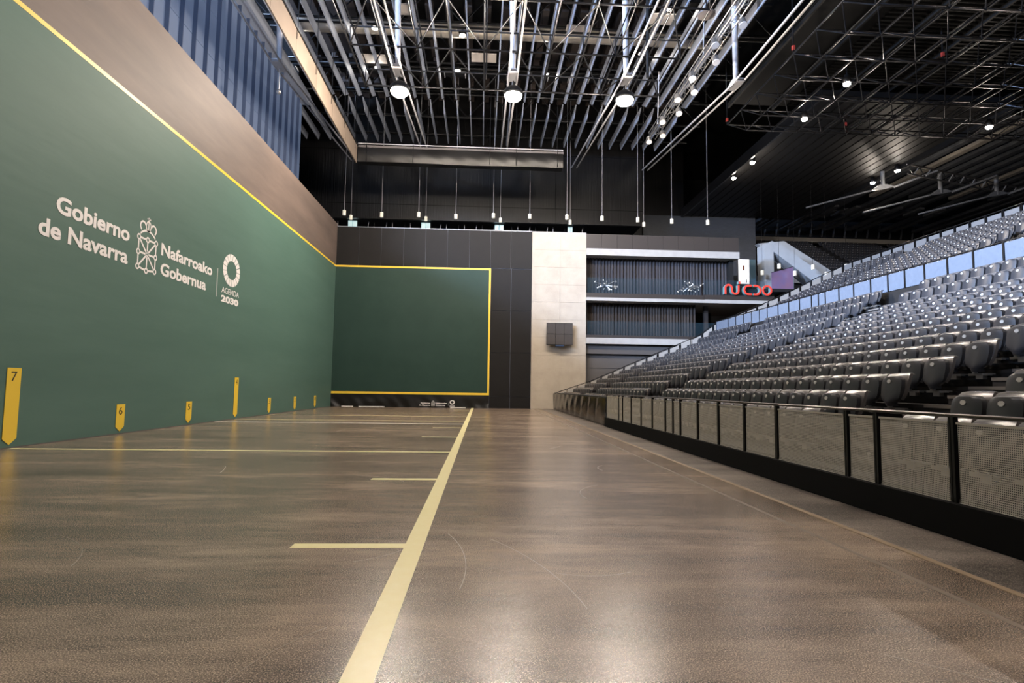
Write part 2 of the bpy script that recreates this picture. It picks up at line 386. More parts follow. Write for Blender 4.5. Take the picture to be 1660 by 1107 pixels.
# ------------------------------------------------------------------ basketball scoreboard on the pillar
t = thing('scoreboard', 'dark flat panelled board on brackets on the pale pillar', 'board', (16.13, -.5, 4.6))
for i in range(3):
    for j in range(2): MB().cbox(-.93+i*.62+.01, -.93+(i+1)*.62-.01, -.05, .05, j*.77+.01, (j+1)*.77-.01, .02).build('board_panel', mat('board%d%d' % (i, j), (58, 52, 48), .55, bump=.3, bscale=25), t)
MB().box(-.95, .95, .05, .12, -.02, 1.58).build('frame', BLK, t)
MB().box(-.3, .3, -.1, .1, -.12, -.02).build('foot_bracket', mat('foot_bracket', (40, 60, 90), .4), t)
for s in (-.7, .7):
    for z in (.2, 1.3): bar('arm', (s, .1, z), (s*.9-.1, .52, z-.05), .03, BLK, t)

# ------------------------------------------------------------------ balcony block to the right of the pillar
bk = struct('wall_balcony', MB().box(18.1, 29.6, 5.5, 6, 0, 12.9), DARK)
def part(name, x0, x1, y0, y1, z0, z1, m, c=0.): return (MB().cbox(x0, x1, y0, y1, z0, z1, c) if c else MB().box(x0, x1, y0, y1, z0, z1)).build(name, m, bk)
for k in range(10):
    part('parapet_panel', 18.12+k*1.148+.006, 18.12+(k+1)*1.148-.006, -.02, .2, 11.8, 12.88, DKBAND, .01)
part('parapet_back', 18.12, 29.6, .2, .5, 11.8, 12.8, DARK)
part('floor_slab', 18.12, 29.62, -.06, 5.5, 11.3, 11.8, CONC2, .02)
part('floor_slab', 18.12, 26.9, -.12, 5.5, 7.92, 8.15, CONC2, .02)
part('floor_slab', 26.9, 32.25, -.12, 7.5, 7.92, 8.17, CONC2, .02)
part('slab_edge', 18.12, 26.9, 0, .3, 8.15, 8.5, DKBAND)
part('slab_edge', 26.92, 32.25, 0, .3, 8.17, 8.55, DKBAND)
part('floor_slab', 18.12, 28.6, -.1, 5.5, 4.76, 5.2, CONC2, .02)
part('slab_edge', 18.12, 28.6, 0, .3, 5.2, 5.42, DKBAND)
part('lintel', 18.12, 28, .3, .5, 4.05, 4.7, mat('lintel_grey', (84, 80, 78), .6))
MB().box(18.12, 28, .62, .7, 0, 4.02).build('shutter', SHUT, bk)
for z in (1.0, 2.0, 3.0): part('shutter_joint', 18.12, 28, .605, .62, z, z+.02, DARK)
part('side_floor', 32.3, 38, 2.6, 5.5, 9.35, 9.6, DARK)
part('end_wall', 29.1, 29.4, .5, 5.5, 8.2, 11.3, DARK)
def curtain(x0, x1, y, z0, z1, n, m, lab):
    mb = MB().grid(lambda u, v: (x0+(x1-x0)*u, y+.07*math.sin(u*n*2*PI+.6*math.sin(u*37))+.03*math.sin(u*n*5.1), z0+(z1-z0)*v), n*8, 3)
    return tag(mb.build('curtain', m, smooth=True), lab, 'curtain')
curtain(18.2, 29.3, 1.0, 8.2, 11.3, 46, CURT, 'long grey pleated curtain behind the upper balcony glass')
curtain(18.2, 26.6, 1.0, 5.2, 7.9, 38, CURT2, 'dark brown pleated curtain behind the lower balcony glass')
def balustrade(xsn, y, z0, z1, lab):
    t = thing('glass_balustrade', lab, 'balustrade', (xsn[0], y, z0))
    for a, b in zip(xsn[:-1], xsn[1:]):
        MB().box(a-xsn[0]+.015, b-xsn[0]-.015, -.008, .008, 0, z1-z0).build('glass_panel', GLASS, t)
    return t
g = balustrade([18.2, 19.2, 20.15, 21.12, 22.13, 23.15, 24.14, 25.04, 25.85, 26.7], .12, 8.5, 9.66, 'clear glass balustrade of the upper balcony left of the red sign')
g = balustrade([26.9, 27.81, 28.8, 29.8, 30.8, 31.8], .12, 8.55, 9.68, 'clear glass balustrade behind the red sign')
g = balustrade([18.2, 19.2, 20.2, 21.2, 22.2, 23.2, 24.2, 25.2, 26.3, 27.4, 28.4], .12, 5.42, 6.46, 'clear glass balustrade of the lower balcony')
# decorative metal branches hanging behind the upper glass
for cx, nb, lab in ((19.7, 26, 'hanging cluster of shiny metal leaves near the pillar'), (26.0, 26, 'hanging cluster of shiny metal leaves left of the red sign')):
    t = thing('leaf_chandelier', lab, 'chandelier', (cx, .6, 9.2))
    rr = random.Random(int(cx*10))
    for k in range(nb):
        a = rr.uniform(0, 2*PI); l = rr.uniform(.3, 1.1); p = Vector((l*math.cos(a), rr.uniform(-.25, .25), .45*math.sin(a)*l))
        bar('twig', p*.1, p, .012, SILV, t, 4)
        q = p + Vector((rr.uniform(-.16, .16), 0, rr.uniform(-.1, .1))); n = Vector((0, .02, .05))
        MB().add([p, (p+q)/2+n, q, (p+q)/2-n], [(0, 1, 2, 3)]).build('leaf', mat('leaf_glint_glow', (235, 230, 220), .25, emit=(235, 230, 220), estr=.5) if k == 0 else bpy.data.materials['leaf_glint_glow'], t)  # leaf emission stands in for glints on the reflective metal
    for s in (-.5, .5): bar('hanger', (s*.3, 0, 0), (s, 0, 2.05), .01, BLK, t, 4)
# red sign standing on the slab
sg = thing('red_sign', 'red looping letter sign standing on the balcony slab edge', 'sign', (28.35, -.2, 8.56))
def ribbon(name, pts, closed=False, wd=.14, dp=.3):
    n = len(pts); L_ = []; R_ = []
    for i in range(n):
        a = Vector(pts[i-1] if (i or closed) else pts[0]); b = Vector(pts[(i+1) % n] if (i < n-1 or closed) else pts[-1])
        d = (b-a).normalized(); nn = Vector((-d.y, d.x))*wd/2; p = Vector(pts[i]); L_.append(p+nn); R_.append(p-nn)
    mb = MB(); m = n if closed else n-1
    for i in range(m):
        j = (i+1) % n
        q = [L_[i], L_[j], R_[j], R_[i]]
        mb.cur = 0; mb.add([(v.x, 0, v.y) for v in q], [(0, 1, 2, 3)])
        mb.cur = 1; mb.add([(v.x, y, v.y) for v in q for y in (0, dp)], [(0, 1, 3, 2), (4, 5, 7, 6), (1, 3, 5, 7)])
    if not closed:
        mb.add([(L_[0].x, 0, L_[0].y), (R_[0].x, 0, R_[0].y), (R_[0].x, dp, R_[0].y), (L_[0].x, dp, L_[0].y)], [(0, 1, 2, 3)])
        mb.add([(L_[-1].x, 0, L_[-1].y), (R_[-1].x, 0, R_[-1].y), (R_[-1].x, dp, R_[-1].y), (L_[-1].x, dp, L_[-1].y)], [(0, 1, 2, 3)])
    return mb.build(name, [REDM, TEAL], sg)
def arc(cx, cz, r, a0, a1, n=10): return [(cx+r*math.cos(math.radians(a0+(a1-a0)*i/n)), cz+r*math.sin(math.radians(a0+(a1-a0)*i/n))) for i in range(n+1)]
ribbon('letter', [(.1, .05), (.1, .4)] + arc(.35, .48, .25, 180, 0) + arc(.85, .32, .25, 180, 360) + [(1.1, .72)])
ribbon('letter', [(1.1, .86), (1.22, .86), (1.22, .96), (1.1, .96)], False, .1)
ribbon('letter', [(2.1, .70)] + arc(1.85, .38, .32, 90, 270) + [(2.1, .06)])
ribbon('letter', [(2.22, .06)] + arc(2.44, .38, .32, -90, 90) + [(2.22, .70)])
ribbon('letter', arc(3.26, .38, .32, 0, 342, 19), True)

# spaces behind and to the right of the balcony
struct('wall_niche', MB().box(29.6, 38, 9.6, 9.9, 0, 12), DARK)
struct('wall_black_upper', MB().box(24.6, 31, 15.6, 16, 0, 27.2), BLKW)
struct('column', MB().box(27.5, 27.8, 1.5, 1.8, 5.2, 7.92), DKBAND)['kind'] = 'structure'
bpy.data.objects['column'].name = 'trim_1'
t = thing('lit_screen', 'bright white lit display right of the balcony end', 'display', (31.85, 4, 10.2))
MB().box(-.45, .42, 0, .1, 0, 2.0).build('screen', SCREEN, t); MB().box(-.5, .47, .1, .16, -.05, 2.05).build('frame', BLK, t)
MB().box(-.12, .02, -.01, 0, 1.1, 1.5).build('picture', mat('tiny_picture', (190, 110, 90), .5), t)
MB().box(.12, .2, -.01, 0, .1, .35).build('picture', NUM, t)
MB().box(.5, .95, .0, .05, -.1, 2.0).build('side_glass', mat('side_glass', (90, 120, 140), .1), t)
t = thing('glass_screen', 'purple tinted glass screen in front of the diagonal beams', 'screen', (33.7, 3.2, 9.6))
MB().add([(0, 0, 0), (2.0, .3, 0), (2.0, .3, 2.0), (0, 0, 1.4)], [(0, 1, 2, 3)]).build('pane', PURP, t)
bar('edge', (2.0, .3, 0), (2.0, .3, 2.0), .03, STEEL, t); bar('edge', (0, 0, 1.4), (2.0, .3, 2.0), .02, STEEL, t)
# diagonal concrete members
t = thing('diagonal_beam', 'pale blue-lit concrete frame with upright post and slanted beam', 'beam', (33.5, 4, 8))
MB().prism([(.05, 0), (.85, 0), (.85, 4.9), (.72, 5.8), (.05, 5.5)], 'y', 0, 1.2).build('post', BEAM, t)
MB().prism([(.72, 5.8), (.85, 4.9), (4.9, 1.95), (5.6, 2.7), (1.5, 5.5)], 'y', -.02, 1.2).build('slanted_beam', BEAM, t)
tag(MB().prism([(35.0, 14.6), (37.4, 14.9), (44.5, 10.6), (42.0, 9.4), (39.6, 10.9)], 'y', 8, 8.6).build('stair_soffit', BEAM), 'broad pale slanted slab behind the diagonal beam', 'slab')
struct('wall_gallery', MB().box(26.7, 38.4, 15.4, 15.6, 8.0, 19.2), mat('gallery_wall', (50, 55, 64), .4, noise=.25, scale=2, c2=(62, 68, 78), stretch=(1, 1, 3)))

# ------------------------------------------------------------------ black wall behind the front wall, with light boxes below
struct('wall_light_blocker', MB().box(-14, -3.1, -.4, -.2, 0, 27.2), BLKW)  # unseen cross wall added to keep daylight off the black wall
wb = struct('wall_black', MB().box(-14, 24.6, 8.0, 8.3, 15.9, 27.2), BLKW)
for k in range(0, 25, 4): MB().box(-12+k*1.44, -12+k*1.44+.02, 7.98, 8, 15.9, 27.2).build('seam', BLKF, wb)
for z in (17.2, 22.0): MB().box(-14, 24.6, 7.97, 8, z, z+.03).build('seam_bar', BLKF, wb)
wlow = struct('wall_low_black', MB().box(-14, 24.6, 12.0, 12.3, 0, 16).box(-14, 24.6, 8.3, 12, 16, 16.2), DARK)
for k in range(30): bar('steel_stud', (-4+k*.8, 9.5, 13), (-4+k*.8+(.3 if k % 2 else 0), 9.5, 16), .04, STEEL2 if k % 3 else STEEL, wlow)
for k, (x0, x1) in enumerate(((-1.4, -.6), (5.0, 5.8), (11.5, 12.3), (18.05, 18.5))):
    t = thing('light_box', ['pale light box in the slot above the front wall, leftmost', 'pale light box above the front wall, second from left', 'pale light box above the front wall, third from left', 'pale light box above the front wall beside the pillar'][k], 'light box', (x0, 9, 15.35), 0, 'light boxes above the front wall')
    wd_ = (x1-x0)/2
    for s in (0, 1): bar('hanger', (s*wd_*1.9+.02, .15, .6), (s*wd_*1.9+.02, .15, .68), .02, BLK, t, 4)
    for s in (0, 1): MB().box(s*wd_+.02, (s+1)*wd_-.02, 0, .1, 0, .6).build('lit_pane', LBOX, t)
    MB().box(-.03, 2*wd_+.03, .1, .2, -.03, .63).build('frame', BLK, t)

# pendants
def pendant(x, y, z, ztop, lab, grp):
    t = thing('pendant_lamp', lab, 'pendant', (x, y, z), 0, grp)
    MB().lathe((0, 0, 0), [(.11, -.2), (.13, -.19), (.13, .17), (.10, .2)], 12).build('shade', PEND, t, smooth=True, sharp=40)
    bar('cord', (0, 0, .2), (0, 0, ztop-z), .016 if x < 30 else .01, STEEL2 if x < 30 else STEEL, t, 5)
ords = ['first', 'second', 'third', 'fourth', 'fifth', 'sixth', 'seventh', 'eighth', 'ninth', 'tenth', 'eleventh', 'twelfth', 'thirteenth', 'fourteenth', 'fifteenth', 'sixteenth', 'seventeenth', 'eighteenth', 'nineteenth', 'twentieth',
        'twenty-first', 'twenty-second', 'twenty-third', 'twenty-fourth', 'twenty-fifth', 'twenty-sixth', 'twenty-seventh', 'twenty-eighth', 'twenty-ninth', 'thirtieth', 'thirty-first']
for i, (x, z) in enumerate([(-.29, 14.85), (2.58, 14.77), (5.45, 14.86), (8.34, 14.79), (11.28, 14.95), (14.15, 14.98), (17.1, 15.0), (19.91, 14.98), (22.78, 14.95), (25.53, 14.92), (28.45, 14.9)]):
    pendant(x, 3, z, 27.1, 'small white pendant in the front row above the front wall, %s from left' % ords[i], 'front row of white pendants')
for i, (x, z) in enumerate([(-.6, 15.53), (5.64, 15.59), (11.94, 15.66), (17.9, 15.64), (24.29, 15.64)]):
    pendant(x, 6.6, z, 27.1, 'small white pendant in the rear row near the black wall, %s from left' % ords[i], 'rear row of white pendants')
for i, (x, z) in enumerate([(32.86, 10.93), (34.25, 11.49), (35.53, 10.95), (37.04, 11.49), (38.14, 10.92), (39.82, 11.6)]):
    pendant(x, 3, z, 19.22, 'small white pendant hanging near the diagonal beams, %s from left' % ords[i], 'pendants near the diagonal beams')

# ------------------------------------------------------------------ ceiling: baffles, duct, purlins
cg = struct('ceiling_baffles', MB().box(-4.6, 26, 6.6, 6.7, 22.9, 23.0), BLK); cg.name = 'trim_2'
for k in range(31):
    x = -4.4+.985*k
    MB().prism([(-.2, 22.62), (.8, 22.0), (6.2, 22.0), (6.5, 22.62)], 'x', x-.035, x+.035).build('baffle', FIN, cg)
    if x > -2.3: MB().prism([(-24, 22.0), (-1.5, 22.0), (-.45, 22.62), (-24, 22.62)], 'x', x-.035, x+.035).build('baffle', FIN, cg)
for y in (-22, -17.5, -13, -8.5, -4, -.45, 3.2, 6.4): bar('purlin', (-4.6, y, 22.9), (28, y, 22.9), .07, BLK, cg)
t = thing('air_duct', 'large silver round air duct crossing above the baffles', 'duct', (-2, -5.0, 25))
for k in range(8): bar('hanger', (1+k*3.8, 0, .3), (1+k*3.8, 0, 2.1), .02, BLK, t, 4)
for k in range(12):
    MB().tube((k*2.4, 0, 0), (k*2.4+2.3, 0, 0), .5, 18).build('duct_section', DUCT, t, smooth=True, sharp=40)
    MB().tube((k*2.4+2.28, 0, 0), (k*2.4+2.42, 0, 0), .53, 18).build('duct_collar', SILV, t, smooth=True, sharp=40)
t = thing('cable_tray', 'long dark cable tray with brackets crossing above the baffles', 'cable tray', (-3, -1.2, 24))
MB().box(0, 30, -.3, .3, 0, .06).build('tray', BLK, t); MB().box(0, 30, -.3, -.27, 0, .2).build('side', STEEL, t)
for k in range(20): MB().box(k*1.5, k*1.5+.06, -.35, .35, -.05, 0).build('bracket', STEEL2, t)
for j, y in enumerate((-20, -15.5, -11, -6.8, -2.2, 2.2, 6.0)):
    t = thing('roof_truss', 'dark lattice roof truss across the hall, %s from the black wall' % ords[6-j], 'truss', (-5, y, 24.3), 0, 'roof trusses above the baffles')
    bar('chord', (0, 0, 0), (34, 0, 0), .09, STEEL, t); bar('chord', (0, 0, 2.2), (34, 0, 2.2), .11, BLK, t)
    for k in range(17): bar('web', (2*k, 0, 0 if k % 2 else 2.2), (2*k+2, 0, 2.2 if k % 2 else 0), .05, STEEL, t)
rr = random.Random(3)
for j in range(9):       # deck ribs seen between the trusses
    y = -22+j*3.4
    for k in range(24):
        MB().box(-4+k*1.3, -4+k*1.3+.5, y, y+2.6, 26.6, 27.2).build('deck_rib', mat('deck_rib', (60, 52, 48), .6) if (j, k) == (0, 0) else bpy.data.materials['deck_rib'], bpy.data.objects['ceiling'])
for k, (x0, x1, y) in enumerate(((1.8, 3.6, -3.3), (9.5, 11.2, -4), (15.5, 17, -7.5), (20.5, 22, -9), (5.0, 6.2, -8.8))):
    tag(MB().box(x0, x1, y, y+1.0, 24.0, 24.08).build('ceiling_panel', mat('ceiling_panel%d' % k, (215, 205, 195), .6)), 'flat pale rectangular panel above the baffles, %s of five from left' % ords[[0, 2, 3, 4, 1][k]], 'panel', 'pale panels above the baffles')
for i, (x, y) in enumerate([(-2.3, -1.84), (2.85, -1.97), (8.5, -2.0), (14.79, -2.08), (8.98, -6.16), (21.3, -9.66), (25.4, -1.85), (20.9, -5), (3.5, -6.5)]):
    t = thing('round_downlight', 'small round white downlight above the baffles, ' + ['at the far left', 'over the left rods', 'left of the middle rods', 'right of the middle rods', 'near the silver duct', 'nearest the right light truss', 'at the far right', 'over the right rods', 'over the left rods near the duct'][i], 'downlight', (x, y, 23.9), 0, 'round downlights above the baffles')
    MB().lathe((0, 0, 0), [(.2, -.02), (.2, 0)], 14).build('lens', LAMPS, t); MB().lathe((0, 0, 0), [(.26, .0), (.26, .2), (.1, .35)], 14).build('housing', STEEL, t, smooth=True, sharp=40); bar('stem', (0, 0, .3), (0, 0, 3.15), .015, BLK, t, 4)
    light('downlight', 'POINT', (x, y, 23.7), 70, (1, .93, .85), shadow_soft_size=.15)

# under-strung beams: paired rods with a cast node and strut
KN = (-12.5, 17.8)
TR = [-.1, 5.95, 11.95, 17.95, 23.9]
for i, x in enumerate(TR):
    t = thing('tension_rods', 'pair of pale steel tension rods with strut, %s from left' % ords[i], 'rods', (x, KN[0], KN[1]), 0, 'paired tension rods under the roof')
    for s in (-.22, .22):
        bar('rod', (s, 0, 0), (s, 17.3, 1.95), .055, STEEL2, t, 8); bar('rod', (s, -24, 0), (s, 0, 0), .055, STEEL2, t, 8)
    MB().prism([(-.6, -.08), (.6, .02), (.55, .16), (.15, .3), (-.15, .3), (-.6, .1)], 'x', -.2, .2).build('cast_node', STEEL2, t)
    MB().tube((0, 0, .25), (-.1, -.2, 5.2), .13, 12, .17).build('strut', STEEL2, t, smooth=True, sharp=40)
    MB().box(-.3, .3, -.4, .3, 5.1, 5.5).build('top_shoe', STEEL, t)
t = thing('hanging_ball', 'short rod with round ball end below the leftmost node', 'hanger', (-.1, -12.4, 16.6))
bar('stem', (0, 0, 0), (0, 0, 1.2), .03, STEEL2, t); MB().lathe((0, 0, -.1), [(.02, -.12), (.1, -.08), (.13, 0), (.1, .08), (.02, .12)], 12).build('ball', SILV, t, smooth=True)

# tan board along the court and black fabric box at its end
t = thing('tan_board', 'long tan board hanging lengthwise above the left wall', 'hanging board', (1.38, -1.0, 17.3))
for k in range(7): MB().cbox(-.05, .05, -(k+1)*3.4+.012, -k*3.4-.012, 0, 1.24, .015).build('board', TAN, t)
MB().box(-.06, .09, -23.8, 0, 1.26, 1.34).build('top_rail', STEEL, t)
for k in range(8): bar('hanger', (0, -k*3.2-.5, 1.3), (0, -k*3.2-.5, 5.6), .02, BLK, t, 4); bar('clip', (.07, -k*3.2-.8, .75), (.07, -k*3.2-.8, 1.2), .015, BLK, t, 4)
t = thing('black_fabric_box', 'long black fabric covered box hanging across the court', 'hanging box', (1.5, -1.0, 17.4))
f = MB().grid(lambda u, v: (14.7*u, -.04-.09*math.sin(PI*v)+.012*math.sin(u*60+v*6), 1.05*v+.03*math.sin(u*9)*(1-v)), 90, 10); f.build('fabric_front', CLOTH, t, smooth=True)
MB().box(0, 14.7, .0, .7, .02, 1.02).build('box_body', CLOTH, t)
MB().box(0, 14.75, -.06, .75, 1.05, 1.2).build('top_ledge', mat('ledge', (96, 92, 92), .4), t)
bar('top_pipe', (0, -.05, 1.32), (14.7, -.05, 1.32), .045, STEEL2, t)
for k in (.6, 3.9, 9.4, 11.3, 14.3): bar('strap', (k, -.16, .05), (k, -.08, 1.3), .03, BLK, t, 5); bar('hanger', (k, .2, 1.2), (k, .2, 5.4), .02, STEEL, t, 4)

# ------------------------------------------------------------------ floodlights
def flood(x, y, z, lab, grp, r=.34, power=None, lens=LAMPW, hang=.8, vis=True, warm=WARM):
    t = thing('floodlight', lab, 'floodlight', (x, y, z), 0, grp)
    MB().lathe((0, 0, 0), [(r*.92, .05), (r*1.05, .1), (r*.95, .3), (r*.5, .5)], 16).build('housing', BLK, t, smooth=True, sharp=40)
    MB().lathe((0, 0, 0), [(r*.25, -r*.5), (r*.62, -r*.38), (r*.85, -r*.15), (r*.9, .05)], 16).build('lens', lens, t, smooth=True)
    bar('bracket', (0, 0, .45), (0, 0, .45+hang), .03, STEEL, t)
    if power: light('floodlight_light', 'POINT', (x, y, z-r*.9 - (1.2 if power in (90, 500) else 0)), power*(3 if power == 90 else 1), warm, shadow_soft_size=r*.4)
for i, p in enumerate(FLOODS): flood(*p, 'bright floodlight at the rod node over the court, ' + ['left', 'middle', 'right'][i], 'bright floodlights over the court', .52, FLOOD_W)
for i, p in enumerate(FLOODS_BEHIND): light('floodlight_light', 'POINT', p, FLOOD_W2, WARM, shadow_soft_size=.25)
for i, (p, lab) in enumerate([((29.32, -13.6, 17.5), 'round floodlight under the right space frame, nearer one'), ((29.32, -9.6, 17.5), 'round floodlight under the right space frame, farther one'),
      ((30.95, .35, 18.85), 'floodlight on the left edge of the dark soffit, nearer one'), ((30.96, 3.7, 18.85), 'floodlight on the left edge of the dark soffit, farther one'),
      ((42.6, .6, 18.7), 'floodlight at the left end of the far lighting truss'), ((42.5, 3.3, 18.7), 'floodlight on the right edge of the dark soffit'),
      ((40.8, -9.5, 17.5), 'floodlight at the far right corner of the space frame')]):
    flood(*p, lab, 'floodlights over the stands', .2, 260 if i < 2 else (90 if i < 6 else 500), LAMPW, .68 if i in (0, 1, 6) else .35)
for p in ((34, -22, 17.3), (34, -34, 17.3), (24, -36, 17.3)): light('floodlight_light', 'POINT', p, 900, WARM, shadow_soft_size=.3)

# ------------------------------------------------------------------ space frames
t = thing('space_frame', 'dark steel space frame hanging over the middle of the court', 'space frame', (0, 0, 19.0))
rows = [-8.7, -12.75, -16.8, -20.85]
for j, y in enumerate(rows):
    bar('chord', (3.5, y, 0), (20.8, y, 0), .05, STEEL, t); bar('chord', (3.5, y, 1.0), (20.8, y, 1.0), .045, STEEL, t)
    for k in range(11): bar('upright', (3.5+1.73*k, y, 0), (3.5+1.73*k, y, 1.0), .03, STEEL, t)
for k in range(11):
    x = 3.5+1.73*k
    if k % 2: bar('long_bar', (x, -20.85, 0), (x, -8.7, 0), .045, STEEL, t)
    else: bar('long_bar', (x, -20.85, 0), (x, -8.7, 0), .045, STEEL, t); bar('long_bar', (x+.12, -20.85, 1.0), (x+.12, -8.7, 1.0), .035, STEEL, t)
for j in range(3):
    for k in range(0, 10, 2):
        x = 3.5+1.73*k
        a, b = (x, x+1.73) if j % 2 else (x+1.73, x)
        bar('diagonal', (x, rows[j], 0), (x+1.73, rows[j+1], 0), .035, STEEL, t); bar('diagonal', (x+3.46, rows[j], 0), (x+1.73, rows[j+1], 0), .035, STEEL, t)
for x, y in ((5.2, -9), (12, -9), (19, -9), (5.2, -20), (19, -20)): bar('hanger', (x, y, 0), (x, y, 5.2), .02, BLK, t, 4)
t = thing('space_frame', 'wide black steel space frame hanging over the seats on the right', 'space frame', (0, 0, 18.6))
NX, NY = 15, 8; X0, Y0, DX, DY = 26.1, -6.3, 1.61, 2.0
for i in range(NX+1): bar('long_chord', (X0+DX*i, Y0, 0), (X0+DX*i, Y0-DY*NY, 0), .045, STEEL, t)
for j in range(NY+1): bar('cross_chord', (X0, Y0-DY*j, 0), (X0+DX*NX, Y0-DY*j, 0), .045, STEEL, t)
webs = []
for i in range(NX):
    bar('long_chord', (X0+DX*(i+.5), Y0-DY*.5, -.8), (X0+DX*(i+.5), Y0-DY*(NY-.5), -.8), .04, STEEL, t)
    for j in range(NY):
        for a in (0, 1):
            for b in (0, 1): webs.append(((X0+DX*(i+.5), Y0-DY*(j+.5), -.8), (X0+DX*(i+a), Y0-DY*(j+b), 0)))
for j in range(NY): bar('cross_chord', (X0+DX*.5, Y0-DY*(j+.5), -.8), (X0+DX*(NX-.5), Y0-DY*(j+.5), -.8), .04, STEEL, t)
def shows(p):
    u, v, z = px((p[0], p[1], p[2]+18.6)); return (0 if (0 < u < 1660 and 0 < v < 1107) else 1000) + z
webs.sort(key=lambda w_: shows(w_[0]))
for a, b in webs[:290]: bar('web_bar', a, b, .028, STEEL, t, 5)
mb = MB()
for a, b in webs[290:]: mb.tube(a, b, .028, 4)
tag(mb.build('web_bars', STEEL, t), kind='stuff')
for x, y in ((26.1, -6.3), (26.1, -14.3), (34, -6.3), (34, -14.3), (44, -10)):
    bar('hoist_chain', (x, y, 0), (x, y, 6.5), .035, STEEL, t, 4); MB().box(x-.06, x+.06, y-.06, y+.06, .2, .42).build('hook', mat('hook_red', (150, 50, 40), .5) if x == 26.1 and y > -10 else bpy.data.materials['hook_red'], t)
DK2 = mat('mesh_deck', (9, 9, 9), .7, spec=.15)
DK3 = mat('deck_slat', (14, 14, 14), .6, spec=.2)
t = thing('mesh_deck', 'fine dark mesh deck above the right space frame', 'deck', (26.5, -24, 20.4))
MB().box(0, 34, 0, 18.5, .0, .05).build('deck_sheet', DK2, t)
for k in range(58): MB().box(4, 34, k*.32, k*.32+.06, -.08, 0).build('slat', DK3, t)
for k in range(12): MB().box(k*3, k*3+.12, 0, 18.5, -.3, -.08).build('beam', DK3, t)

# silver lighting truss with spotlights on the right
t = thing('lighting_truss', 'silver box lattice truss with spotlights over the right of the court', 'truss', (21.75, -4.4, 18.3))
for a in (-.22, .22):
    for b in (0, .44): bar('chord', (a, 0, b), (a, -20, b), .03, SILV, t)
for k in range(40):
    y = -k*.5; s = 1 if k % 2 else -1
    bar('lacing', (-.22*s, y, 0), (.22*s, y-.5, 0), .014, SILV, t, 4)
    for a in (-.22, .22): bar('lacing', (a, y, 0 if k % 2 else .44), (a, y-.5, .44 if k % 2 else 0), .014, SILV, t, 4)
for k in (1, 7, 14): bar('hanger', (0, -k*1.3, .44), (.1, -k*1.3, 4), .035, STEEL2, t)
for i, y in enumerate((-4.6, -5.6, -7.5, -8.7, -10.3, -11.2, -12.6, -14.2, -15.6, -17.2)):
    q = thing('spotlight', 'silver spotlight with white front under the silver truss, %s from its far end' % ords[i], 'spotlight', (21.75+(.32 if i % 2 else -.3), y, 18.05), 0, 'spotlights on the silver truss')
    MB().tube((0, 0, .25), (0, -.16, -.12), .15, 12, .2).build('can', SILV, q, smooth=True, sharp=40)
    MB().tube((0, -.16, -.12), (0, -.172, -.15), .185, 12).build('lens', WHT, q)
    bar('yoke', (0, 0, .2), (0, 0, .5), .02, BLK, q, 4)
q = thing('round_speaker', 'flat round grey disc hanging beside the silver truss', 'disc', (21.1, -15.6, 19.5))
MB().lathe((0, 0, 0), [(.3, 0), (.42, .03), (.42, .1), (.2, .2)], 20).build('disc', mat('disc_grey', (96, 90, 88), .5), q, smooth=True, sharp=30); bar('stem', (0, 0, .15), (0, 0, 3.2), .03, BLK, q)
tag(bar('black_pole', (18.9, -13.2, 17.6), (18.75, -13.8, 22.5), .08, BLK, None, 10), 'black upright pole between the baffles left of the silver truss', 'pole')

# dark soffit over the far right, catwalk, slatted ceiling beyond
sf = struct('soffit', MB().box(30.8, 42.8, -9, 15.4, 19.2, 19.7), SOFF); sf.name = 'trim_3'
for k in range(16): MB().box(30.9+k*.75, 30.9+k*.75+.03, -9, 15.4, 19.17, 19.2).build('seam', BLKF, sf)
MB().box(30.65, 30.8, -9, 15.4, 19.05, 19.9).build('edge_rail', STEEL, sf)
MB().box(42.8, 43.05, -9, 13, 18.8, 20.0).build('edge_rail', BLK, sf)
for k in range(16): MB().cbox(43.08, 43.18, -8+k*1.3, -8+k*1.3+1.2, 19.6, 20.6, .01).build('edge_panel', DKBAND, sf)
sl = struct('slat_ceiling', MB().box(39.5, 74, -6, 26, 22.5, 22.7), DECK); sl.name = 'trim_4'
SLAT = mat('slat_grey', (84, 86, 90), .5); SLAT2 = mat('slat_light', (176, 168, 156), .5)
for k in range(22):
    x = 40.4+k*1.35
    MB().cbox(x-.28, x+.28, -6, 24 if k % 3 else 12, 20.6, 20.9, .03).build('slat', SLAT2 if k in (6, 12) else SLAT, sl)
for k in range(5): bar('cross_pipe', (39.4, -5+k*6, 21.2), (74, -5+k*6, 21.2), .09, BLK, sl)
t = thing('far_lighting_truss', 'long dark flat lattice truss above the upper seats', 'truss', (42.4, -.2, 18.2))
E1 = Vector((13, 4.0, .0)); E0 = Vector((.4, 0, 0))
for z in (0, .75): bar('chord', E0+Vector((0, 0, z)), E1+Vector((0, 0, z)), .07, mat('truss_grey', (86, 84, 82), .4, metal=.3) if not z else bpy.data.materials['truss_grey'], t)
for k in range(20):
    a = E0.lerp(E1, k/20); b = E0.lerp(E1, (k+1)/20)
    bar('lacing', a+Vector((0, 0, 0 if k % 2 else .75)), b+Vector((0, 0, .75 if k % 2 else 0)), .04, STEEL2 if k % 2 else STEEL, t, 5)
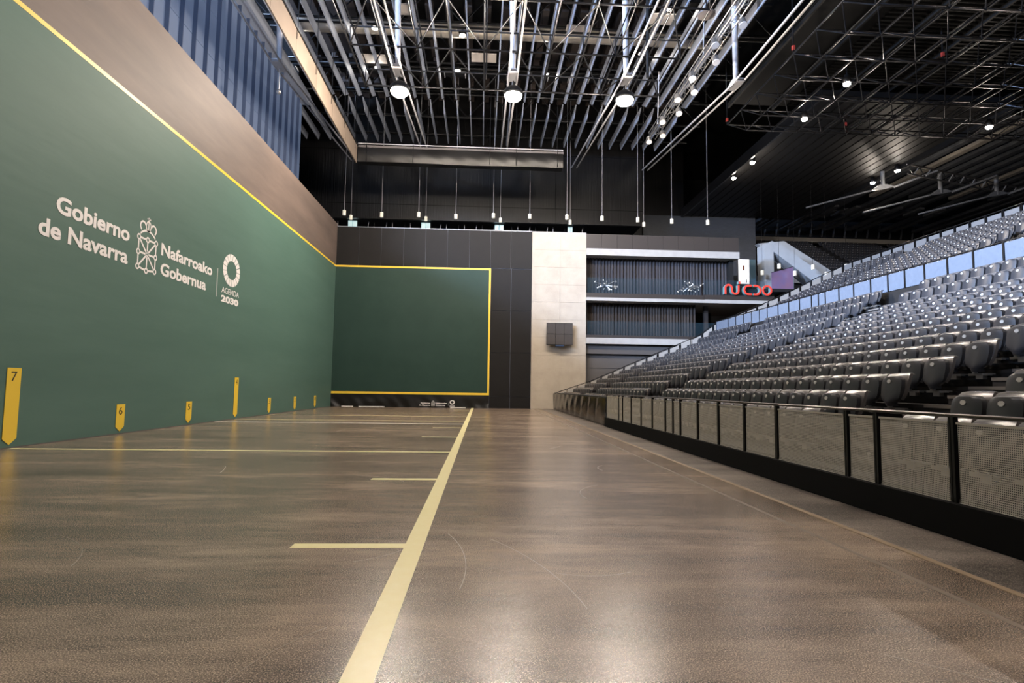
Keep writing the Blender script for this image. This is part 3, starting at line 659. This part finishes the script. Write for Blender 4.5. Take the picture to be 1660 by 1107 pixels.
for i, (u0, v0, yy) in enumerate(((1431, 305, 2), (1525, 313, 2), (1616, 316, 2))):
    P = CAM + ray(u0, v0)*((yy-CAM.y)/ray(u0, v0).y)
    t = thing('roof_strut', 'dark grey strut with swept rods under the slatted ceiling, %s of three from left' % ords[i], 'strut', P, 0, 'struts under the slatted ceiling')
    MB().tube((0, 0, 0), (0, 0, 1.6), .16, 10).build('post', SLAT, t, smooth=True, sharp=40)
    MB().prism([(-1.0, -.25), (0, -.1), (1.0, .15), (.3, .3), (-.3, .25)], 'y', -.12, .12).build('node', SLAT, t)
    bar('swept_rod', (-.9, 0, -.2), (-5.5, 1.5, -1.3), .08, SLAT, t); bar('swept_rod', (.9, 0, .1), (3.4, -1.5, 1.0), .1, SLAT, t)
for i, (x, y, z) in enumerate([(43+2.2*a+.5*b, 14+b*2.6, 17.6+.6*b) for a in range(7) for b in range(3)]):
    tag(MB().cbox(x, x+.5, y-1.2, y+1.2, z+2.2, z+2.4, .02).build('acoustic_slab', SLAT), 'grey acoustic slab hanging above the far seat bank', 'slab', 'grey acoustic slabs above the far seats')

# ------------------------------------------------------------------ seats
def seat_shell(nu=8):
    prof = [(.27, .10), (.33, .11), (.37, .185), (.42, .225), (.50, .24), (.62, .25), (.70, .24), (.75, .215), (.78, .17), (.792, .11)]
    if nu < 8: prof = prof[::2] + [prof[-1]] if nu > 3 else [prof[0], prof[3], prof[6], prof[9]]
    mb = MB()
    def fr(i, j):
        z, hw = prof[j]; t = 2*i/nu-1; return (.045*t*t + .16*(z-.28) - .045 + (.03 if j in (0, len(prof)-1) else 0), hw*t, z)
    n = nu+1; v = [fr(i, j) for j in range(len(prof)) for i in range(n)]
    v2 = [(x+.075, y*.96, z) for x, y, z in v]
    k = len(v); f = []
    for j in range(len(prof)-1):
        for i in range(nu):
            a = j*n+i; f.append((a+1, a, a+n, a+n+1))
            if nu >= 8: f.append((k+a, k+a+1, k+a+n+1, k+a+n))
        f.append((j*n, k+j*n, k+(j+1)*n, (j+1)*n)); f.append((k+j*n+nu, j*n+nu, (j+1)*n+nu, k+(j+1)*n+nu))
    top = (len(prof)-1)*n
    for i in range(nu): f.append((top+i, k+top+i, k+top+i+1, top+i+1))
    return mb.add(v+v2, f)
def seat_back(nu=8):
    prof = [(.40, .20), (.48, .25), (.60, .27), (.74, .272), (.81, .265), (.845, .25), (.855, .24)]; ex = {.845: .035, .855: .085}
    if nu < 8: prof = [prof[0], prof[3], prof[5], prof[6]]
    mb = MB(); n = nu+1; v = []
    for z, hw in prof:
        for i in range(n):
            t = 2*i/nu-1; v.append((.10-.03*t*t + .30*(min(z, .81)-.40) + ex.get(z, 0), hw*t, z - .012*(abs(t) > .9)))
    k = len(v); v2 = [(x+.05, y, z-.02) for x, y, z in v]; f = []
    for j in range(len(prof)-1):
        for i in range(nu):
            a = j*n+i; f.append((a+1, a, a+n, a+n+1)); 
            if nu >= 8: f.append((k+a, k+a+1, k+a+n+1, k+a+n))
        f.append((j*n, k+j*n, k+(j+1)*n, (j+1)*n)); f.append((k+j*n+nu, j*n+nu, (j+1)*n+nu, k+(j+1)*n+nu))
    top = (len(prof)-1)*n
    for i in range(nu): f.append((top+i, k+top+i, k+top+i+1, top+i+1))
    return mb.add(v+v2, f)
me_shell = seat_shell().mesh('seat_shell', SEAT, True); me_shell.set_sharp_from_angle(angle=.9)
me_back = seat_back().mesh('backrest', SEATB, True); me_back.set_sharp_from_angle(angle=1.1)
me_badge = MB().prism([(.045*math.cos(a), .699+.034*math.sin(a)) for a in [2*PI*i/10 for i in range(10)]], 'x', .012, .024).mesh('number_badge', BADGE)
mbk = MB(); mbk.box(.03, .12, -.12, .02, .14, .24).box(.07, .13, .08, .14, .2, .42).box(.05, .2, -.2, .2, .2, .24)
me_brk = mbk.mesh('bracket', SILV)
def ztread(i):
    dots = {0: 1.10, 11: 4.54, 12: 5.03, 13: 5.52}
    return (dots.get(i) if i in dots else 1.41+.3115*(i-1)) - .70
def xrow(i): return 16.9+.8*(i-1)
SP = .565
SECT = [(-1.6, -7.9, 11), (-9.7, -19.3, 17), (-21.45, -32.2, 19), (-34.1, -40.9, 12)]
seats = []
for i in range(14):
    for s, (ya, yb, n) in enumerate(SECT):
        if s == 3 and i > 2: continue
        for k in range(n): seats.append(('lower', i, s, k, xrow(i), ya-(k+.5)*SP, ztread(i)))
def zup(j): return 5.64+.385*j
def xup(j): return 28.2+.8*j
for j in range(11):
    for s, (ya, yb, n) in enumerate(SECT[:3]):
        for k in range(n):
            if s == 2 and k > 9 or s == 0 and k < 3: continue
            seats.append(('upper', j, s, k, xup(j), ya-(k+.5)*SP, zup(j)))
def big(s):
    u, v, z = px((s[4], s[5], s[6]+.7))
    if z < 0 or u > 1700 or v > 1120: return 1e6+abs(z)
    return z
seats.sort(key=big)
sname = {0: 'far end section', 1: 'section beyond the middle aisle', 2: 'section before the middle aisle', 3: 'nearest section'}
protos = None
for idx, s in enumerate(seats[:300]):
    tier, i, se, k, x, y, z = s
    n = SECT[se][2]
    pos = {0: '%s from the far end' % ords[k], 1: '%s beyond the middle aisle' % ords[n-1-k], 2: '%s beyond the near aisle' % ords[n-1-k], 3: '%s on this side of the near aisle' % ords[k]}[se]
    lab = 'grey tip-up seat, %s%s row, %s' % ('upper stand ' if tier == 'upper' else '', 'front' if i == 0 else ords[i], pos)
    t = bpy.data.objects.new('stadium_seat', None); col.objects.link(t); t.location = (x, y, z)
    tag(t, lab, 'seat', 'grey tip-up seats of the %s stand' % tier)
    for nm, me in (('seat_shell', me_shell), ('backrest', me_back), ('number_badge', me_badge), ('bracket', me_brk)): link(nm, me, t)
def crowd(name, lst, label, zoff=0, rot=False, nu=4):
    a = seat_shell(nu); b = seat_back(nu)
    V = np.array(a.v + b.v); Fc = a.f + [tuple(q+len(a.v) for q in f) for f in b.f]; mi = [0]*len(a.f)+[1]*len(b.f)
    k = len(V); bd = np.array([(.012, -.04, .70), (.012, 0, .668), (.012, .04, .70), (.012, 0, .732)]); V = np.vstack([V, bd]); Fc.append((k, k+1, k+2, k+3)); mi.append(2)
    if rot: V = np.stack([V[:, 1], V[:, 0], V[:, 2]], 1)
    n = len(V); allv = []; allf = []; alm = []
    for q, (x, y, z) in enumerate(lst):
        allv.append(V + np.array((x, y, z))); allf += [tuple(w_+q*n for w_ in f) for f in Fc]; alm += mi
    me = bpy.data.meshes.new(name); me.from_pydata(np.vstack(allv).tolist(), [], allf)
    for m in (SEAT, SEATB, BADGE): me.materials.append(m)
    me.polygons.foreach_set('material_index', alm); me.update()
    return tag(link(name, me), label, 'seats', kind='stuff')
crowd('distant_seats', [(s[4], s[5], s[6]) for s in seats[300:] if s[0] == 'lower'], 'remaining grey tip-up seats of the lower stand, farther rows')
crowd('upper_seats', [(s[4], s[5], s[6]) for s in seats[300:] if s[0] == 'upper'], 'rows of grey tip-up seats above the pale barrier')
far = [(41+a*.56, 13.5+b*.8, 12.2+.48*b) for b in range(14) for a in range(44) if a % 15 not in (0, 1)]
crowd('far_bank_seats', far, 'dark seats of the shadowed far bank under the slatted ceiling', rot=True, nu=2)
t = thing('far_bank', 'dark stepped bank carrying the far seats', 'stand', (40, 13, 0))
for b in range(14): MB().box(0, 34, b*.8-.1, b*.8+.7, 11+.48*b-.4, 12.2+.48*b).build('tread', RISER, t)
MB().box(0, 34, 11.4, 12, 19.3, 19.8).build('top_band', LGREY, t); MB().box(0, 34, -.5, -.3, 12.0, 12.7).build('front_band', LGREY, t)
for k in range(24): bar('wall_rib', (1+1.4*k, 11.3, 19.9), (1.3+1.4*k, 11.3, 21.5), .1, SLAT, t, 4)

# ------------------------------------------------------------------ stands
YF, YN = -1.25, -46.0
st = thing('lower_stand', 'dark stepped lower stand behind the mesh barrier', 'stand', (15.75, YF, 0))
def sp_(x0, x1, y0, y1, z0, z1): return MB().box(x0-15.75, x1-15.75, y0-YF, y1-YF, z0, z1)
for i in range(14):
    x0 = xrow(i)-.42 if i else 15.72; x1 = xrow(i)+.38; z = ztread(i)
    if i == 13: x1 = 27.3
    sp_(x0, x1+.05, YN, YF, z-.06, z).build('tread', TREAD, st)
    sp_(x1, x1+.04, YN, YF, z, (ztread(i+1) if i < 13 else 5.6)-.06).build('riser', RISER, st)
    for s in range(4):
        ya, yb, n = SECT[s]; sp_(xrow(i)+.14, xrow(i)+.22, ya-n*SP, ya, z+.17, z+.22).build('seat_rail', STEEL, st)
    if i < 13:
        zn = ztread(i+1); hz = (z+zn)/2
        for a, b in ((-7.9, -9.6), (-19.35, -21.4), (-32.25, -34.05)):
            sp_(x1-.38, x1+.0, b, a, z, hz).build('aisle_step', TREAD, st)
            sp_(x1-.40, x1-.37, b, a, hz-.05, hz+.004).build('step_edge', NOSE, st); sp_(x1-.02, x1+.01, b, a, zn-.05, zn+.004).build('step_edge', NOSE, st)
            MB().tube((x1-15.78, (a+b)/2-YF, z+.2), (x1-15.76, (a+b)/2-YF, z+.2), .03, 8).build('step_light', BADGE, st)
sp_(15.6, 15.72, YN, -18.2, 0, .36).build('fascia', BLKF, st)
us = thing('upper_stand', 'dark stepped upper stand above the pale barrier', 'stand', (27.3, YF, 5))
def up_(x0, x1, y0, y1, z0, z1): return MB().box(x0-27.3, x1-27.3, y0-YF, y1-YF, z0-5, z1-5)
up_(27.1, 27.8, -32, YF, 5.5, 5.6).build('walkway', TREAD, us)
up_(27.08, 27.12, -32, YF, 4.8, 5.6).build('riser', RISER, us)
for j in range(11):
    x0 = xup(j)-.42; x1 = xup(j)+.38; z = zup(j)
    up_(x0, x1+.05 if j < 10 else 37.4, -32, YF, z-.06, z).build('tread', TREAD, us); up_(x0, x0+.04, -32, YF, z-.42, z-.06).build('riser', RISER, us)
    for a, b in ((-7.9, -9.6), (-19.35, -21.4)):
        up_(x0-.3, x0, b, a, z-.4, z-.2).build('aisle_step', TREAD, us); up_(x0-.01, x0+.02, b, a, z-.05, z+.004).build('step_edge', NOSE, us)

# front barrier: rail, posts and perforated panels
fb = thing('mesh_barrier', 'long black barrier with perforated grey panels along the seats', 'barrier', (15.75, -18.1, 0))
posts = [-18.11, -20.22, -20.84, -22.05, -23.28, -24.5, -25.74, -26.38, -26.96, -28.17, -29.37, -30.61, -31.85, -33.79+.0, -34.41, -35.63, -36.85, -37.47, -38.7, -39.9, -41.1, -41.7, -42.9, -44.1]
_pm = {}
def perforated(wd, ht=.84, pitch=.022, hole=.0125):
    nx = int(wd/pitch); nz_ = int(ht/pitch)
    def cuts(n, L_):
        c = [0.]; m = (L_-n*pitch)/2 + (pitch-hole)/2
        for i in range(n): c += [m+i*pitch, m+i*pitch+hole]
        return c+[L_]
    ca, cb = cuts(nx, wd), cuts(nz_, ht); na, nb = len(ca), len(cb)
    v = [(0, a, b) for b in cb for a in ca]
    f = [(j*na+i, j*na+i+1, (j+1)*na+i+1, (j+1)*na+i) for j in range(nb-1) for i in range(na-1) if not (i % 2 and j % 2)]
    mb = MB().add(v, f); return mb.mesh('mesh_panel', MESHM)
def pmesh(wd):
    k = round(wd, 1)
    if k not in _pm: _pm[k] = perforated(k)
    return _pm[k], k
for a, b in zip(posts[:-1], posts[1:]):
    wd = abs(b-a)-.14
    me, k = pmesh(wd)
    o = link('mesh_panel', me, fb, (-.04, b+18.1+.07, .36)); o.scale = (1, wd/k, 1)
    MB().box(-.05, -.03, b+18.1+.06, a+18.1-.06, .34, .365).box(-.05, -.03, b+18.1+.06, a+18.1-.06, 1.195, 1.22).build('panel_edge', MESHM, fb)
for y in posts:
    MB().box(-.06, .0, y+18.1-.035, y+18.1+.0, .2, 1.28).build('post', BLK, fb)
    MB().box(-.06, .0, y+18.1+.012, y+18.1+.035, .2, 1.28).build('post', BLK, fb)
    q = MB().tube((-.1, y+18.1-.03, .26), (.02, y+18.1-.03, .26), .02, 6).tube((-.1, y+18.1+.03, .2), (.02, y+18.1+.03, .2), .02, 6); q.box(-.08, -.02, y+18.08-.04, y+18.1+.04, .16, .32); q.build('post_clamp', STEEL, fb)
MB().cbox(-.07, .02, -28, .0, 1.27, 1.31, .012).build('top_rail', mat('rail_metal', (74, 68, 64), .3, metal=.7), fb)
ps = MB().grid(lambda u, v: (15.68+.0*u-.05*abs(math.sin(u*26))*(.4+.6*math.sin(PI*v))-.02*math.sin(u*60+v*4), -18.05+u*17.2, .02+1.12*v), 140, 10)
sheet = tag(ps.build('plastic_sheeting', PLAST, smooth=True), 'shiny black plastic sheeting wrapped over the far end of the barrier', 'sheeting')
sb = thing('sheeting_rail', 'dark rail carrying the black sheeting at the far end', 'rail', (15.75, -18.0, 0))
bar('top_rail', (0, 0, 1.17), (0, 17, 1.17), .025, BLK, sb); bar('side_rail', (0, 0, .02), (0, 0, 1.17), .03, BLK, sb)
for k in range(9): bar('post', (0, 2.1*k, 0), (0, 2.1*k, 1.17), .025, BLK, sb)

# sloping barrier at the far end of the stands
eb = thing('sloping_barrier', 'sloping barrier of light grey panels climbing the far end of the seats', 'barrier', (15.75, YF+.05, 0))
prof = [(15.75, 1.16), (18.09, 1.98), (20.81, 3.16), (25.72, 5.24), (26.2, 5.5), (27.31, 6.33), (31.06, 7.9), (36.8, 10.74)]
def rz(x):
    for (a, za), (b, zb) in zip(prof[:-1], prof[1:]):
        if x <= b: return za+(zb-za)*(x-a)/(b-a)
    return prof[-1][1]
for (a, za), (b, zb) in zip(prof[:-1], prof[1:]): bar('hand_rail', (a-15.75, 0, za), (b-15.75, 0, zb), .03, BLK, eb)
x = 15.75
while x < 36.6:
    x1 = min(x+.81, 36.8)
    p = [(x-15.75+.08, rz(x+.08)-.95), (x1-15.75-.08, rz(x1-.08)-.95), (x1-15.75-.08, rz(x1-.08)-.09), (x-15.75+.08, rz(x+.08)-.09)]
    MB().prism(p, 'y', -.012, .012).build('panel', LGREY, eb)
    for dx in (-.05, .03): MB().box(x-15.75+dx, x-15.75+dx+.03, -.03, .03, rz(x)-.98, rz(x)).build('post', BLK, eb)
    x = x1
# pale barrier between the tiers
pb = thing('pale_barrier', 'pale blue-grey panelled barrier between lower and upper seats', 'barrier', (27.2, YF, 5.6))
pp = [-1.5, -3.5, -4.68, -5.83, -6.92, -7.94, -8.9, -10.14, -11.28, -12.36, -13.46, -14.07, -14.64, -15.72, -16.8, -17.94, -19.0, -19.95, -20.98, -22.06, -23.16, -24.31, -25.4, -26.5, -27.6, -28.7]
for a, b in zip(pp[:-1], pp[1:]):
    MB().cbox(-.015, .015, b-YF+.05, a-YF-.05, .05, .74, .004).build('panel', FROST, pb)
for y in pp:
    MB().box(-.03, .03, y-YF-.03, y-YF+.03, -.1, .78).build('post', BLK, pb)
bar('hand_rail', (0, -.2, .79), (0, -27.5, .79), .025, BLK, pb)
# back rail behind the upper seats
br = thing('rear_barrier', 'high rear barrier with pale panels behind the upper seats', 'barrier', (36.85, YF, 9.7))
for k in range(30):
    MB().cbox(-.015, .015, -(k+1)*1.0+.1, -k*1.0-.1, .25, 1.02, .004).build('panel', mat('rear_sheet', (112, 112, 112), .5) if k == 0 else bpy.data.materials['rear_sheet'], br)
    for dy in (-.05, .03): MB().box(-.03, .03, -k*1.0+dy, -k*1.0+dy+.03, 0, 1.12).build('post', BLK, br)
bar('hand_rail', (0, 0, 1.14), (0, -30, 1.14), .03, STEEL, br)
